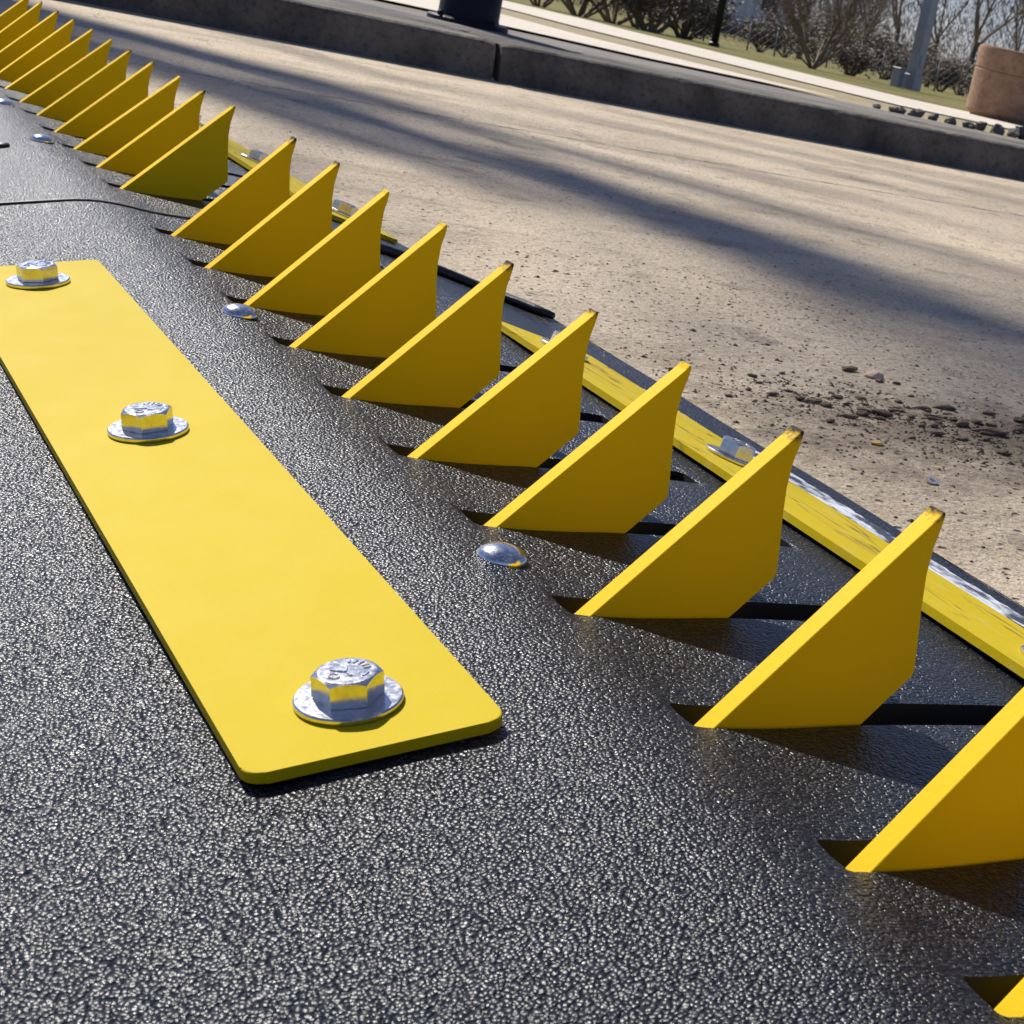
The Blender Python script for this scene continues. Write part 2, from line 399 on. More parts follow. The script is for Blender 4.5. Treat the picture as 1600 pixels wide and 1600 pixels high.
def make_deck(root, y0, y1, slots, seed):
    rr = random.Random(seed)
    xs_ = set([SX0, SX0+.00002, SX1-.00002, SX1])
    for i in range(9): xs_.add(SX0+.0032*i/8 if i else SX0+.00002); xs_.add(SX1-.0032*i/8 if i else SX1-.00002)
    x = -.247
    while x < .316: xs_.add(round(x, 5)); x += .006
    xs_.add(.316); xs_ = sorted(xs_)
    NX = len(xs_); v, f = [], []
    cs = [s+.0095 for s in slots]
    bounds = [None] + cs + [None]
    K = 10; hollow = []
    def und(x, y): return .0005*math.sin(y*9+seed)*math.sin(x*14+1)+.0004*math.sin(y*23+x*9+seed)+.00025*math.sin(y*61+1)*math.sin(x*40)
    for si in range(len(bounds)-1):
        lo, hi = bounds[si], bounds[si+1]; b0 = len(v)
        for x in xs_:
            a = y0 if lo is None else lo+slot_w(x)/2
            b = y1 if hi is None else hi-slot_w(x)/2
            for k in range(K+1):
                t = k/K; y = a+(b-a)*t; z = pz(x)+und(x, y)
                # soft rolled lip along each slot
                if lo is not None and SX0-.002 < x < SX1: z += -.0005*math.exp(-((y-a)/.0012)**2)
                if hi is not None and SX0-.002 < x < SX1: z += -.0005*math.exp(-((b-y)/.0012)**2)
                v.append((x, y, z))
        W = K+1
        for i in range(NX-1):
            for k in range(K): q = b0+i*W+k; f.append((q, q+W, q+W+1, q+1))
        # slot walls
        for side, ok in ((0, lo is not None), (K, hi is not None)):
            if not ok: continue
            wb = len(v)
            for i in range(NX): p = v[b0+i*W+side]; v.append((p[0], p[1], p[2]-.024))
            tb = len(v)
            for i in range(NX): v.append(v[b0+i*W+side])
            for i in range(NX-1):
                if slot_w(xs_[i]) > 0 or slot_w(xs_[i+1]) > 0:
                    q = tb+i; hollow.append(len(f)); f.append((q, q+1, wb+i+1, wb+i) if side else (q, wb+i, wb+i+1, q+1))
    # outer skirt down to the road
    def skirt(pts):
        wb = len(v)
        for p in pts: v.append(p); v.append((p[0], p[1], G+.0005))
        for i in range(len(pts)-1): f.append((wb+2*i, wb+2*i+2, wb+2*i+3, wb+2*i+1))
    skirt([(x, y0, pz(x)+und(x, y0)) for x in xs_]); skirt([(x, y1, pz(x)+und(x, y1)) for x in xs_])
    n = 40
    skirt([(-.247, y0+(y1-y0)*i/n, pz(-.247)) for i in range(n+1)]); skirt([(.316, y0+(y1-y0)*i/n, pz(.316)) for i in range(n+1)])
    o = mesh('deck', v, f, M_deck, root, True); o['label'] = 'black pebbled ramp deck with a slot under each spike'
    # keep slot walls crisp
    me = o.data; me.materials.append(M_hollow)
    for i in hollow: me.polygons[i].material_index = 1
    sh = [p for p in me.polygons if abs(p.normal.z) < .5]
    for p in sh: p.use_smooth = False
    return o
# spike mesh (shared): outline in the xz plane, thickness along +y
SP = [(-.026, -.0269), (0, 0), (.0772, .0798), (.0786, .0819), (.0797, .0820), (.0800, .0808), (.0793, .0755), (.0780, .0690), (.0776, .0580), (.0788, .0455), (.0811, .0297), (.0822, .0202), (.0814, .0180), (.0648, .0012), (.045, -.019), (.02, -.028)]
def make_spike_mesh():
    bm = bmesh.new(); T_ = .0092
    a = [bm.verts.new((x, 0, z)) for x, z in SP]; b = [bm.verts.new((x, T_, z)) for x, z in SP]
    bm.faces.new(a); bm.faces.new(b[::-1]); n = len(SP)
    for i in range(n): bm.faces.new((a[i], b[i], b[(i+1) % n], a[(i+1) % n]))
    bmesh.ops.recalc_face_normals(bm, faces=bm.faces)
    ed = [e for e in bm.edges if (e.verts[0].co.y < 1e-6) == (e.verts[1].co.y < 1e-6)]
    bmesh.ops.bevel(bm, geom=ed, offset=.0005, segments=2, affect='EDGES', profile=.5)
    me = bpy.data.meshes.new('spike'); bm.to_mesh(me); bm.free(); me.materials.append(M_tooth); return me
ME_spike = make_spike_mesh()
def hex_head_mesh():
    """hexagon head: chamfer cone cuts the corners, raised maker marks on top"""
    bm = bmesh.new(); AF = .0100; H = .0088; n = 48
    rings = []
    def hexr(a): k = (a+math.pi/6) % (math.pi/3)-math.pi/6; return AF/math.cos(k)
    for zf in (0.0, .0006, 'ch', 'in', 'top'):
        ring = []
        for i in range(n):
            a = 2*math.pi*i/n; r = hexr(a)
            if zf == 0.0: rr_, z = r-.0003, 0
            elif zf == .0006: rr_, z = r, .0004
            elif zf == 'ch': rr_, z = r, H-(r-.00965)*.62
            elif zf == 'in': rr_, z = .0094, H
            else: rr_, z = .0086, H+.00005
            ring.append(bm.verts.new((rr_*math.cos(a), rr_*math.sin(a), z)))
        rings.append(ring)
    for r0, r1 in zip(rings[:-1], rings[1:]):
        for i in range(n): bm.faces.new((r0[i], r0[(i+1) % n], r1[(i+1) % n], r1[i]))
    bm.faces.new(rings[-1]); bm.faces.new(rings[0][::-1])
    def mark(x0, y0, x1, y1, w_=.0007, h=.0004):
        d = Vector((x1-x0, y1-y0)); d.normalize(); p = Vector((-d.y, d.x))*w_/2
        q = [(x0-p.x, y0-p.y), (x1-p.x, y1-p.y), (x1+p.x, y1+p.y), (x0+p.x, y0+p.y)]
        lo = [bm.verts.new((x, y, H)) for x, y in q]
        cx = sum(a for a, _ in q)/4; cy = sum(b for _, b in q)/4
        hi = [bm.verts.new((cx+(x-cx)*.88, cy+(y-cy)*.7, H+h)) for x, y in q]
        bm.faces.new(hi)
        for i in range(4): bm.faces.new((lo[i], lo[(i+1) % 4], hi[(i+1) % 4], hi[i]))
    for a in (10, 28, 46, 64, 82):       # grade ticks
        c_, s_ = math.cos(R(a-30)), math.sin(R(a-30)); mark(c_*.0052, s_*.0052, c_*.0080, s_*.0080)
    mark(-.001, -.001, -.004, .004); mark(-.001, -.001, .002, .0035); mark(-.001, -.001, -.001, -.0045)
    for i in range(8):
        a0, a1 = i*math.pi/4, (i+1)*math.pi/4
        mark(-.0055+.0016*math.cos(a0), -.001+.0020*math.sin(a0), -.0055+.0016*math.cos(a1), -.001+.0020*math.sin(a1), .0006)
    mark(.0018, -.0068, .0046, -.0052); mark(.0018, -.0068, .0028, -.0036)
    bmesh.ops.recalc_face_normals(bm, faces=bm.faces)
    me = bpy.data.meshes.new('bolt_head'); bm.to_mesh(me); bm.free(); me.materials.append(M_zinc); return me
def washer_mesh():
    ro, ri, t = .0176, .0068, .0022
    v, f = lathe([(ri, 0), (ro-.0004, 0), (ro, .0004), (ro, t-.0005), (ro-.0006, t), (ri, t+.0001)], 64)
    f = f[:-2]
    me = bpy.data.meshes.new('washer'); me.from_pydata(v, [], f); me.update(); me.materials.append(M_wash)
    bm = bmesh.new(); bm.from_mesh(me); bmesh.ops.recalc_face_normals(bm, faces=bm.faces); bm.to_mesh(me); bm.free()
    return me
def rivet_mesh():
    prof = [(.0102, -.001), (.0102, .0003)] + [(.0102*math.cos(R(a)), .0003+.0056*math.sin(R(a))) for a in range(8, 90, 8)] + [(.0003, .0059)]
    v, f = lathe([(q*1.05, z) for q, z in prof], 40); me = bpy.data.meshes.new('dome_rivet'); me.from_pydata(v, [], f); me.update(); me.materials.append(M_zinc)
    for p in me.polygons: p.use_smooth = True
    return me
ME_bolt, ME_wash, ME_rivet = hex_head_mesh(), washer_mesh(), rivet_mesh()
def plate(root, xc, width, y0, y1, slope, zc, bolts, m, label, rots, thick=.0041):
    """flat bar lying on a slope; origin at its centre line, local z = thickness"""
    r_ = .0065; hw = width/2; L_ = (y1-y0)/2; pts = []
    for cx, cy, a0 in ((hw-r_, L_-r_, 0), (-hw+r_, L_-r_, 90), (-hw+r_, -L_+r_, 180), (hw-r_, -L_+r_, 270)):
        for i in range(9): a = R(a0+i*90/8); pts.append((cx+r_*math.cos(a), cy+r_*math.sin(a)))
    bm = prism(pts, 0, thick)
    ed = [e for e in bm.edges if abs(e.verts[0].co.z-e.verts[1].co.z) < 1e-7]
    bmesh.ops.bevel(bm, geom=ed, offset=.0007, segments=3, affect='EDGES', profile=.5)
    o = bmobj('mounting_plate', bm, m, root)
    ang = -math.atan(slope)
    o.location = (xc, (y0+y1)/2, zc); o.rotation_euler = (0, ang, 0); o['label'] = label
    for yb, rot in zip(bolts, rots):
        w_ = link('washer', ME_wash, None, o); w_.location = (0, yb-(y0+y1)/2, thick+.0001); w_.rotation_euler = (0, 0, rot)
        b = link('bolt_head', ME_bolt, None, o); b.location = (0, yb-(y0+y1)/2, thick+.0023); b.rotation_euler = (0, 0, rot)
    for p in o.data.polygons: p.use_smooth = False
    return o
PITCH = .1016
def barrier(name, label, y0, y1, spikes, seed, dx, dz, pitchy):
    root = empty(name, (0, 0, 0)); tag(root, label, 'traffic spikes', 'spike barrier sections laid end to end')
    root.location = (dx, y0, dz); root.rotation_euler = (math.atan(pitchy), 0, 0)
    slots = [s[0]-y0 for s in spikes]
    make_deck(root, 0, y1-y0, slots, seed)
    for (y, th, lean) in spikes:
        o = link('spike', ME_spike, None, root)
        piv = Vector((.035, 0, -.03))
        Rm_ = Matrix.Rotation(th, 4, 'Y'); Sh = Matrix.Identity(4); Sh[1][2] = lean
        M_ = Matrix.Translation((0, y-y0+.0010, 0)) @ Matrix.Translation(piv) @ Sh @ Rm_ @ Matrix.Translation(-piv)
        o.matrix_local = M_
        o.matrix_local = Matrix.Translation((0, y-y0+.0010, 0)) @ Matrix.Translation(piv) @ Matrix.Rotation(-lean, 4, 'X') @ Rm_ @ Matrix.Translation(-piv)
    return root
spk1 = [(-.1770, -.03, 0), (-.1005, -.035, 0), (-.0008, .0032, .0209), (.1019, .0128, .0085), (.2024, .0167, .0025), (.3016, .0144, .0084), (.4058, -.0068, .0064),
        (.5069, -.0074, .0150), (.6082, -.0183, .0094), (.7090, -.0256, .0056), (.8103, -.0294, .0051)]
B1 = barrier('spike_barrier', 'near black ramp section whose whole yellow side plate is in view, next to the camera', -.62, .8948, spk1, 1, 0, 0, 0)
spk2 = [(1.0409, .0077, -.0052), (1.1423, .0099, -.0008), (1.2439, .0284, -.0066), (1.3459, .0126, .0009), (1.4511, .0172, .0014), (1.5513, .0253, .0007),
        (1.6534, .0243, .002), (1.7487, 0, 0), (1.8504, 0, 0), (1.9527, -.0175, 0), (2.055, 0, 0)]
B2 = barrier('spike_barrier', 'far black ramp section beyond the seam, running off at the top left', .9018, 2.16, spk2, 2, .0121, -.0060, -.0104)
# third section, mostly out of frame
spk3 = [(2.29+.1016*i, 0, 0) for i in range(4)]
B3 = barrier('spike_barrier', 'last black ramp section, only a yellow spike tip reaching the top left corner', 2.163, 2.75, spk3, 3, .0121, -.019, -.0104)

sl = .2023; fz = lambda x: .0136+sl*x
b1o = .62
plate(B1, -.1146, .0828*1.01, .0071+b1o, .6848+b1o, sl, fz(-.1146)+.0016, [.0406+b1o, .3386+b1o, .6366+b1o], M_plate, 'wide glossy yellow plate with three bolts on the near slope', [.25, .62, .12])
bs = -.247; bz = lambda x: -.0442+bs*(x-.3333)
plate(B1, .2180, .080, -.05+b1o, .655+b1o, bs, bz(.2180)+.0016, [.07+b1o, .3708+b1o, .6442-.03+b1o], M_bplate, 'scratched yellow plate on the far slope behind the spikes', [.2, .5, .9])
plate(B2, -.1146, .083, 1.30-.9018, 1.90-.9018, sl, fz(-.1146)+.0016, [1.34-.9018, 1.55-.9018, 1.84-.9018], M_plate, 'yellow plate of the far section, left of the frame', [0, .3, .8])
plate(B2, .2110, .080, 1.075-.9018, 1.77-.9018, bs, bz(.2110)+.0012, [1.1273-.9018, 1.4241-.9018, 1.72-.9018], M_bplate, 'scratched yellow plate of the far section behind the spikes', [.2, .9, .1])
for (x, y, root, oy) in ((-.0150, .1585, B1, b1o), (-.0158, .5690, B1, b1o), (-.0158, -.25, B1, b1o), (-.0290, 1.2408, B2, -.9018), (-.0270, 1.4746, B2, -.9018), (-.028, 1.70, B2, -.9018)):
    o = link('dome_rivet', ME_rivet, None, root); o.location = (x, y+oy, pz(x)+.0002); s_ = 1.0 if y < 1 else .93; o.scale = (s_, s_, s_)
# black plug in the far deck
v, f = lathe([(.0085, 0), (.0085, .002), (.0072, .0034), (.004, .0042), (.0004, .0044)], 24)
o = mesh('rubber_plug', v, f, M_rubber, B2, True); o.location = (-.0700, 1.197-.9018, pz(-.0700)); o.rotation_euler = (0, -math.atan(sl), 0)
# white strip broken by dark patches along the far lip of the near section
k = Mat('patchy_white_lip', (.75, .76, .78), .35, 0, .5)
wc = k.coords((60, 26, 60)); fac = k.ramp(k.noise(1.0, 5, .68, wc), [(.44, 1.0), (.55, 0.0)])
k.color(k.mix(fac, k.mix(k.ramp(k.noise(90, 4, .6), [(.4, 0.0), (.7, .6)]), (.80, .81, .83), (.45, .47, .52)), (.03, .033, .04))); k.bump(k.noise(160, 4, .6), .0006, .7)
def lip_strip(y0, y1, x0, x1):
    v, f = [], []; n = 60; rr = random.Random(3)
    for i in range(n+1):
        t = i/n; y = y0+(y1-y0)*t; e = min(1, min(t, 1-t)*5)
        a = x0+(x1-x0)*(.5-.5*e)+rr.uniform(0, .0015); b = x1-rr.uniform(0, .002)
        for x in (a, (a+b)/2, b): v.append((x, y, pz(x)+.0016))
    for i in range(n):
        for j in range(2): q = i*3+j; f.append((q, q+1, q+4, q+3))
    return mesh('white_lip_strip', v, f, k.m, B1)
lip_strip(.16+b1o, .47+b1o, .263, .298); lip_strip(.50+b1o, .60+b1o, .264, .280)
# rubber cord lying in the seam and poking out over the road
v, f = [], []; pts = []
for i in range(60):
    x = -.25+(.312+.25)*i/59; z = pz(min(x, .285))-max(0, x-.285)*.12
    hz = -.0002 if x < .12 else -.0002+.0032*min(1, (x-.12)/.06)
    pts.append(Vector((x, .8984-97*max(0, x-.225)**3, max(z+hz, G+.0045))))
rad = [.0016 if p.x < .08 else .0016+.0027*min(1, (p.x-.08)/.1) for p in pts]; rad[-1] = .0030; rad[-2] = .0041
tube(v, f, pts, rad, 10)
tag(mesh('rubber_cord', v, f, M_rubber, None, True), 'black rubber cord in the ramp seam with its end poking out over the road', 'cord')

# ================================================================ DEBRIS ON THE ROAD
def clod_mesh(seed, stretch=1.6, flat=.45, sub=2, jit=.20):
    rr = random.Random(seed); bm = bmesh.new(); bmesh.ops.create_icosphere(bm, subdivisions=sub, radius=1)
    off = [(Vector((rr.uniform(-1, 1), rr.uniform(-1, 1), rr.uniform(-1, 1))).normalized(), rr.uniform(-.35, .35)) for _ in range(9)]
    for q in bm.verts:
        n_ = q.co.normalized(); r = 1+sum(k_*max(0, n_.dot(d))**2 for d, k_ in off)+rr.uniform(-jit, jit)
        q.co = Vector((n_.x*r*stretch, n_.y*r, n_.z*r*flat))
    me = bpy.data.meshes.new('clod'); bm.to_mesh(me); bm.free(); return me
clods = [clod_mesh(i, random.uniform(1.1, 2.3), random.uniform(.35, .6), 1+i % 2, .34-.08*(i % 2)) for i in range(10)]
for me in clods: me.materials.append(M_soil)
CL = [(.398, .653, .0050), (.412, .643, .0062), (.436, .636, .0070), (.452, .622, .0080), (.563, .757, .0105), (.573, .725, .006), (.589, .723, .006), (.505, .655, .0065), (.589, .646, .0085), (.655, .624, .0105),
      (.565, .595, .0120), (.545, .612, .008), (.496, .606, .0105), (.474, .603, .0085), (.455, .592, .0075), (.550, .518, .0085), (.60, .60, .008), (.62, .59, .011), (.585, .575, .012), (.61, .555, .009), (.53, .585, .008),
      (.512, .56, .0075), (.64, .56, .009), (.66, .575, .008), (.63, .64, .007), (.545, .655, .0055), (.48, .545, .0058), (.56, .555, .0068), (.59, .52, .006), (.44, .66, .0042), (.57, .47, .006), (.605, .49, .005), (.47, .72, .004), (.52, .83, .0035), (.355, .70, .004), (.67, .64, .007), (.52, .625, .006), (.65, .60, .0065)]
rr = random.Random(8); CLO = []
for _ in range(60):
    x = rr.gauss(.55, .07); CL.append((x, .60-.30*(x-.55)+rr.gauss(0, .035), rr.uniform(.0030, .0072)))
CL = [q for q in CL if q[0] > .345]
ONE = ['', 'first', 'second', 'third', 'fourth', 'fifth', 'sixth', 'seventh', 'eighth', 'ninth', 'tenth', 'eleventh', 'twelfth', 'thirteenth', 'fourteenth', 'fifteenth', 'sixteenth', 'seventeenth', 'eighteenth', 'nineteenth']
TEN = ['', '', 'twent', 'thirt', 'fort', 'fift', 'sixt', 'sevent', 'eight', 'ninet']
def ORD(n):
    if n < 20: return ONE[n]
    return TEN[n//10]+'ieth' if n % 10 == 0 else TEN[n//10]+'y-'+ONE[n % 10]
for i, (x, y, s) in enumerate(CL):
    o = link('soil_clod', clods[i % 10]); o.location = (x, y, G+s*.22); o.rotation_euler = (0, 0, rr.uniform(-.7, .5)); o.scale = (s*.54, s*.42, s*.46)
    CLO.append((o, s))
CLO.sort(key=lambda q: q[0].location.x-.7*q[0].location.y)
for i, (o, s) in enumerate(CLO):
    size = 'tiny' if s < .0055 else ('small' if s < .008 else ('chunky' if s < .0105 else 'big flat'))
    tag(o, '%s dark clod of soil on the road behind the spikes, %s from the left' % (size, ORD(i+1)), 'soil clod', 'clods of soil on the road behind the spikes')
# uncountable crumbs
bm_v, bm_f = [], []
def crumb(x, y, z, s):
    b = len(bm_v); pts = [Vector((rr.uniform(-1, 1), rr.uniform(-1, 1), 0))*s for _ in range(3)]
    a0 = rr.uniform(0, 6)
    for j in range(4): a = a0+j*math.pi/2+rr.uniform(-.4, .4); r = s*rr.uniform(.6, 1.2); bm_v.append((x+r*1.4*math.cos(a), y+r*math.sin(a), z-s*.1))
    bm_v.append((x, y, z+s*rr.uniform(.4, .8)))
    for j in range(4): bm_f.append((b+j, b+(j+1) % 4, b+4))
for _ in range(4200):
    c_ = rr.random()
    if c_ < .45: x = rr.gauss(.52, .10); y = .58+rr.gauss(0, .07)-.35*(x-.52)
    elif c_ < .75: x = rr.uniform(.33, .75); y = rr.uniform(.1, 1.2)
    else: x = rr.uniform(.33, 3.2); y = rr.uniform(0, 3.4)
    if x < .326: continue
    crumb(x, y, G, rr.uniform(.0005, .0021)*(1 if rr.random() < .93 else 1.6))
tag(mesh('soil_crumbs', bm_v, bm_f, M_soil), 'scattered dark crumbs of soil and grit on the tan road', 'grit', kind='stuff')
bm_v, bm_f = [], []
for _ in range(1800):
    x = rr.uniform(.33, 1.2); y = rr.uniform(0, 1.9); crumb(x, y, G, rr.uniform(.0006, .0015))
tag(mesh('pale_grit', bm_v, bm_f, M_dry), 'scattered pale tan grit on the road surface', 'grit', kind='stuff')
o = link('pebble', clod_mesh(31, 1.4, .6), mat_plain('pinkish_stone', (.5, .35, .26), (.58, .42, .32), .8)); o.location = (.578, .742, G+.002); o.scale = (.006,)*3
tag(o, 'pale pinkish pebble beside a dark clod on the road', 'pebble')
o = link('leaf_scrap', clod_mesh(33, 1.6, .3), mat_plain('orange_leaf', (.55, .30, .05), (.6, .36, .08), .7)); o.location = (.431, .520, G+.001); o.scale = (.0042,)*3
tag(o, 'tiny orange leaf scrap on the road among the soil clods', 'leaf')
v, f = lathe([(.0022, 0), (.0045, 0), (.0045, .0015), (.0022, .0015)], 20); f = f[:-2]+[tuple((3*20+i, 3*20+(i+1) % 20, (i+1) % 20, i)) for i in range(20)]
o = mesh('metal_ring', v, f, M_zinc); o.location = (.417, .431, G+.0008); o.rotation_euler = (.2, .1, 0)
tag(o, 'small shiny metal ring dropped on the road near the barrier', 'ring')

# ================================================================ STREET FURNITURE
# round dark post with bolted flange on the kerb verge
t = empty('bollard', (1.565, 4.319, zg(4.62)+.004)); tag(t, 'thick dark navy round post with bolted base flange standing behind the kerb', 'post')
v, f = lathe([(.090, .0), (.090, .012), (.086, .02), (.0835, .03), (.083, .40)], 32); mesh('shaft', v, f, M_navy, t, True)
v, f = lathe([(.112, 0), (.112, .014), (.108, .018), (.088, .0185)], 32); mesh('flange', v, f, M_navy, t)
for a in (20, 110, 200, 290):
    v, f = lathe([(.009, .015), (.009, .028), (.006, .031)], 6, .100*math.cos(R(a)), .100*math.sin(R(a))); mesh('anchor_nut', v, f, M_navy, t)
# slim dark pole on the grass
t = empty('pole', (7.36, 13.37, zg(13.37))); tag(t, 'slim dark navy pole on the grass in front of the pale building', 'pole')
v, f = lathe([(.034, 0), (.034, .5), (.032, .52), (.031, 2.6)], 20); mesh('shaft', v, f, M_navy, t, True)
v, f = lathe([(.048, 0), (.048, .03), (.036, .04)], 20); mesh('base_plate', v, f, M_navy, t)
# square grey lamp pole with base cover and side box
lx, ly = 8.62, 12.1
t = empty('lamp_post', (lx, ly, zg(ly)), R(20)); tag(t, 'tall square grey steel lamp post with base cover beside the path', 'lamp post')
def boxm(name, x0, x1, y0, y1, z0, z1, m, parent, bev=.004):
    return bmobj(name, prism([(x0, y0), (x1, y0), (x1, y1), (x0, y1)], z0, z1, bev, 1), m, parent)
boxm('shaft', -.050, .050, -.050, .050, .0, 4.2, M_galv, t)
boxm('base_cover', -.060, .060, -.060, .060, 0, .13, M_galv, t)
boxm('hand_hole_cover', -.03, .03, -.058, -.0525, .2, .30, M_galv, t, .001)
boxm('arm', -.04, .9, -.035, .035, 4.12, 4.2, M_galv, t)
boxm('lamp_head', .55, 1.1, -.11, .11, 4.2, 4.27, M_galv, t)
t2 = empty('utility_box', (lx-.14, ly+.03, zg(ly)), R(20)); tag(t2, 'small grey electrical box on the grass touching the lamp post', 'utility box')
boxm('housing', -.04, .04, -.04, .04, 0, .15, M_galv, t2); boxm('lid', -.044, .044, -.044, .044, .1505, .162, M_galv, t2)
# round pebble-concrete litter bin
t = empty('litter_bin', (5.17, 6.44, zg(6.4)+.008)); tag(t, 'round red brown pebble concrete litter bin at the right edge by the path', 'litter bin')
rb = .185
v, f = lathe([(rb*.86, 0), (rb*.88, .006), (rb, .028), (rb*1.005, .215), (rb*1.0, .219), (rb*.98, .223), (rb*.98, .227), (rb*1.0, .231), (rb*1.0, .322), (rb*.985, .332), (rb*.90, .335), (rb*.86, .328), (rb*.84, .25)], 72)
mesh('body', v, f, M_can, t, False)
v, f = lathe([(rb*.84, .245), (rb*.83, .255), (.01, .265)], 32); mesh('liner', v, f, M_dark, t)

# broken asphalt lumps along the verge edge
lumps = [clod_mesh(60+i, random.uniform(1.0, 1.5), random.uniform(.7, 1.0), 1+i % 2, .33) for i in range(6)]
for me in lumps: me.materials.append(M_rock)
LP = []
x = 3.02
while x < 4.75:
    yb = 4.42 - .26*(x-2.8)*(1 if x < 4.2 else .75); s = .018+.012*min(1, (x-3)/.8)
    LP.append((x, yb+rr.uniform(-.02, .03), s*rr.uniform(.75, 1.25))); x += s*rr.uniform(1.7, 2.6)
for i, (x, y, s) in enumerate(LP):
    o = link('asphalt_lump', lumps[i % 6]); o.location = (x, y, zg(y)+.004+s*.35); o.rotation_euler = (rr.uniform(-.3, .3), rr.uniform(-.3, .3), rr.uniform(0, 6)); o.scale = (s, s, s)
    tag(o, 'dark broken asphalt lump, %s from the left in the row leading to the litter bin' % ORD(i+1), 'rubble', 'broken asphalt lumps edging the verge')

# ================================================================ BUILDING, FENCE, TREES
def at(bearing, dist, z=0.0):
    """point at a bearing (degrees from +y) and distance from the camera position"""
    return Vector((-.3148+dist*math.sin(R(bearing)), -.4731+dist*math.cos(R(bearing)), z))
p = at(29.18, 55, 0.04)
t = empty('building', (p.x, p.y, 0), math.atan2(p.y, p.x)-math.pi/2); tag(t, 'pale blue white building with brown brick end, far behind the bushes', 'building')
zb = p.z-.35
boxm('wall', -.75, 1.9, 0, 3, zb, p.z+3.0, M_wallw, t, .01); boxm('brick_pier', -1.0, -.76, -.05, 3, zb, p.z+3.0, M_brick, t, .01)
boxm('plinth', -1.02, 1.92, -.10, -.052, zb, p.z-.02, M_dark, t, .01); boxm('roof', -1.2, 2.1, -.3, 3.2, p.z+3.01, p.z+3.25, M_dark, t, .02)
for i in range(9): boxm('cladding_seam', -.55+i*.27, -.54+i*.27, -.012, -.001, p.z, p.z+2.9, M_galv, t, .001)
boxm('window', 1.0, 1.5, -.03, -.002, p.z+.55, p.z+1.3, M_dark, t, .002)

# chain-link fence
M_wire = mat_plain('dull_fence_wire', (.16, .16, .17), None, .6, .6)
t = empty('chain_link_fence', (0, 0, 0)); tag(t, 'low chain link fence with thin grey posts in front of the brush', 'fence')
FP = [at(27.36, 25, -0.23), at(28.65, 25.2, -0.223), at(30.05, 25.4, -0.215), at(30.92, 25.6, -0.214), at(32.61, 26, -0.189), at(34.36, 26.4, -0.165), at(36.13, 26.8, -0.15), at(37.89, 27.2, -0.133), at(39.85, 27.6, -0.103)]
FH = .40
for q in FP:
    v, f = [], []; tube(v, f, [q-Vector((0, 0, .1)), q+Vector((0, 0, FH+.02))], .013, 8); mesh('fence_post', v, f, M_wire, t, True)
v, f = [], []; tube(v, f, [q+Vector((0, 0, FH)) for q in FP], .008, 6); mesh('top_rail', v, f, M_wire, t)
v, f = [], []
for a, b in zip(FP[:-1], FP[1:]):
    n = int((b-a).length/.06); d = (b-a)/n; m_ = 7
    for i in range(n):
        for j in range(m_):
            p0 = a+d*i+Vector((0, 0, FH*j/m_)); p1 = a+d*(i+1)+Vector((0, 0, FH*(j+1)/m_)); p2 = a+d*(i+1)+Vector((0, 0, FH*j/m_)); p3 = a+d*i+Vector((0, 0, FH*(j+1)/m_))
            if (i+j) % 2: tube(v, f, [p0, p1], .0016, 3)
            else: tube(v, f, [p2, p3], .0016, 3)
o = mesh('wire_mesh', v, f, M_wire, t); o['kind'] = 'stuff'

def grow(v, f, p, d, length, r, depth, rr, spread=.6, upb=.1, nseg=4, kids=(2, 4), tw=3, shrink=.68, tips=None):
    pts = [p.copy()]; rad = [r]; q = p.copy(); dd = d.copy()
    for i in range(nseg):
        dd = (dd+Vector((rr.uniform(-1, 1), rr.uniform(-1, 1), rr.uniform(-.6, .8)))*.16+Vector((0, 0, upb*.3))).normalized()
        q = q+dd*(length/nseg); pts.append(q.copy()); rad.append(r*(1-.45*(i+1)/nseg))
    tube(v, f, pts, rad, 6 if depth > 3 else (4 if depth > 1 else 3))
    if tips is not None and depth <= 1: tips.append(q.copy())
    if depth <= 0: return
    for _ in range(rr.randint(*kids)):
        t = rr.uniform(.35, 1); i = min(nseg-1, int(t*nseg)); s = pts[i].lerp(pts[i+1], t*nseg-i)
        nd = (dd+Vector((rr.uniform(-1, 1), rr.uniform(-1, 1), rr.uniform(-.5, .7)))*spread).normalized()
        grow(v, f, s, nd, length*shrink*rr.uniform(.75, 1.15), rad[i]*.62, depth-1, rr, spread, upb, nseg, kids, tw, shrink, tips)
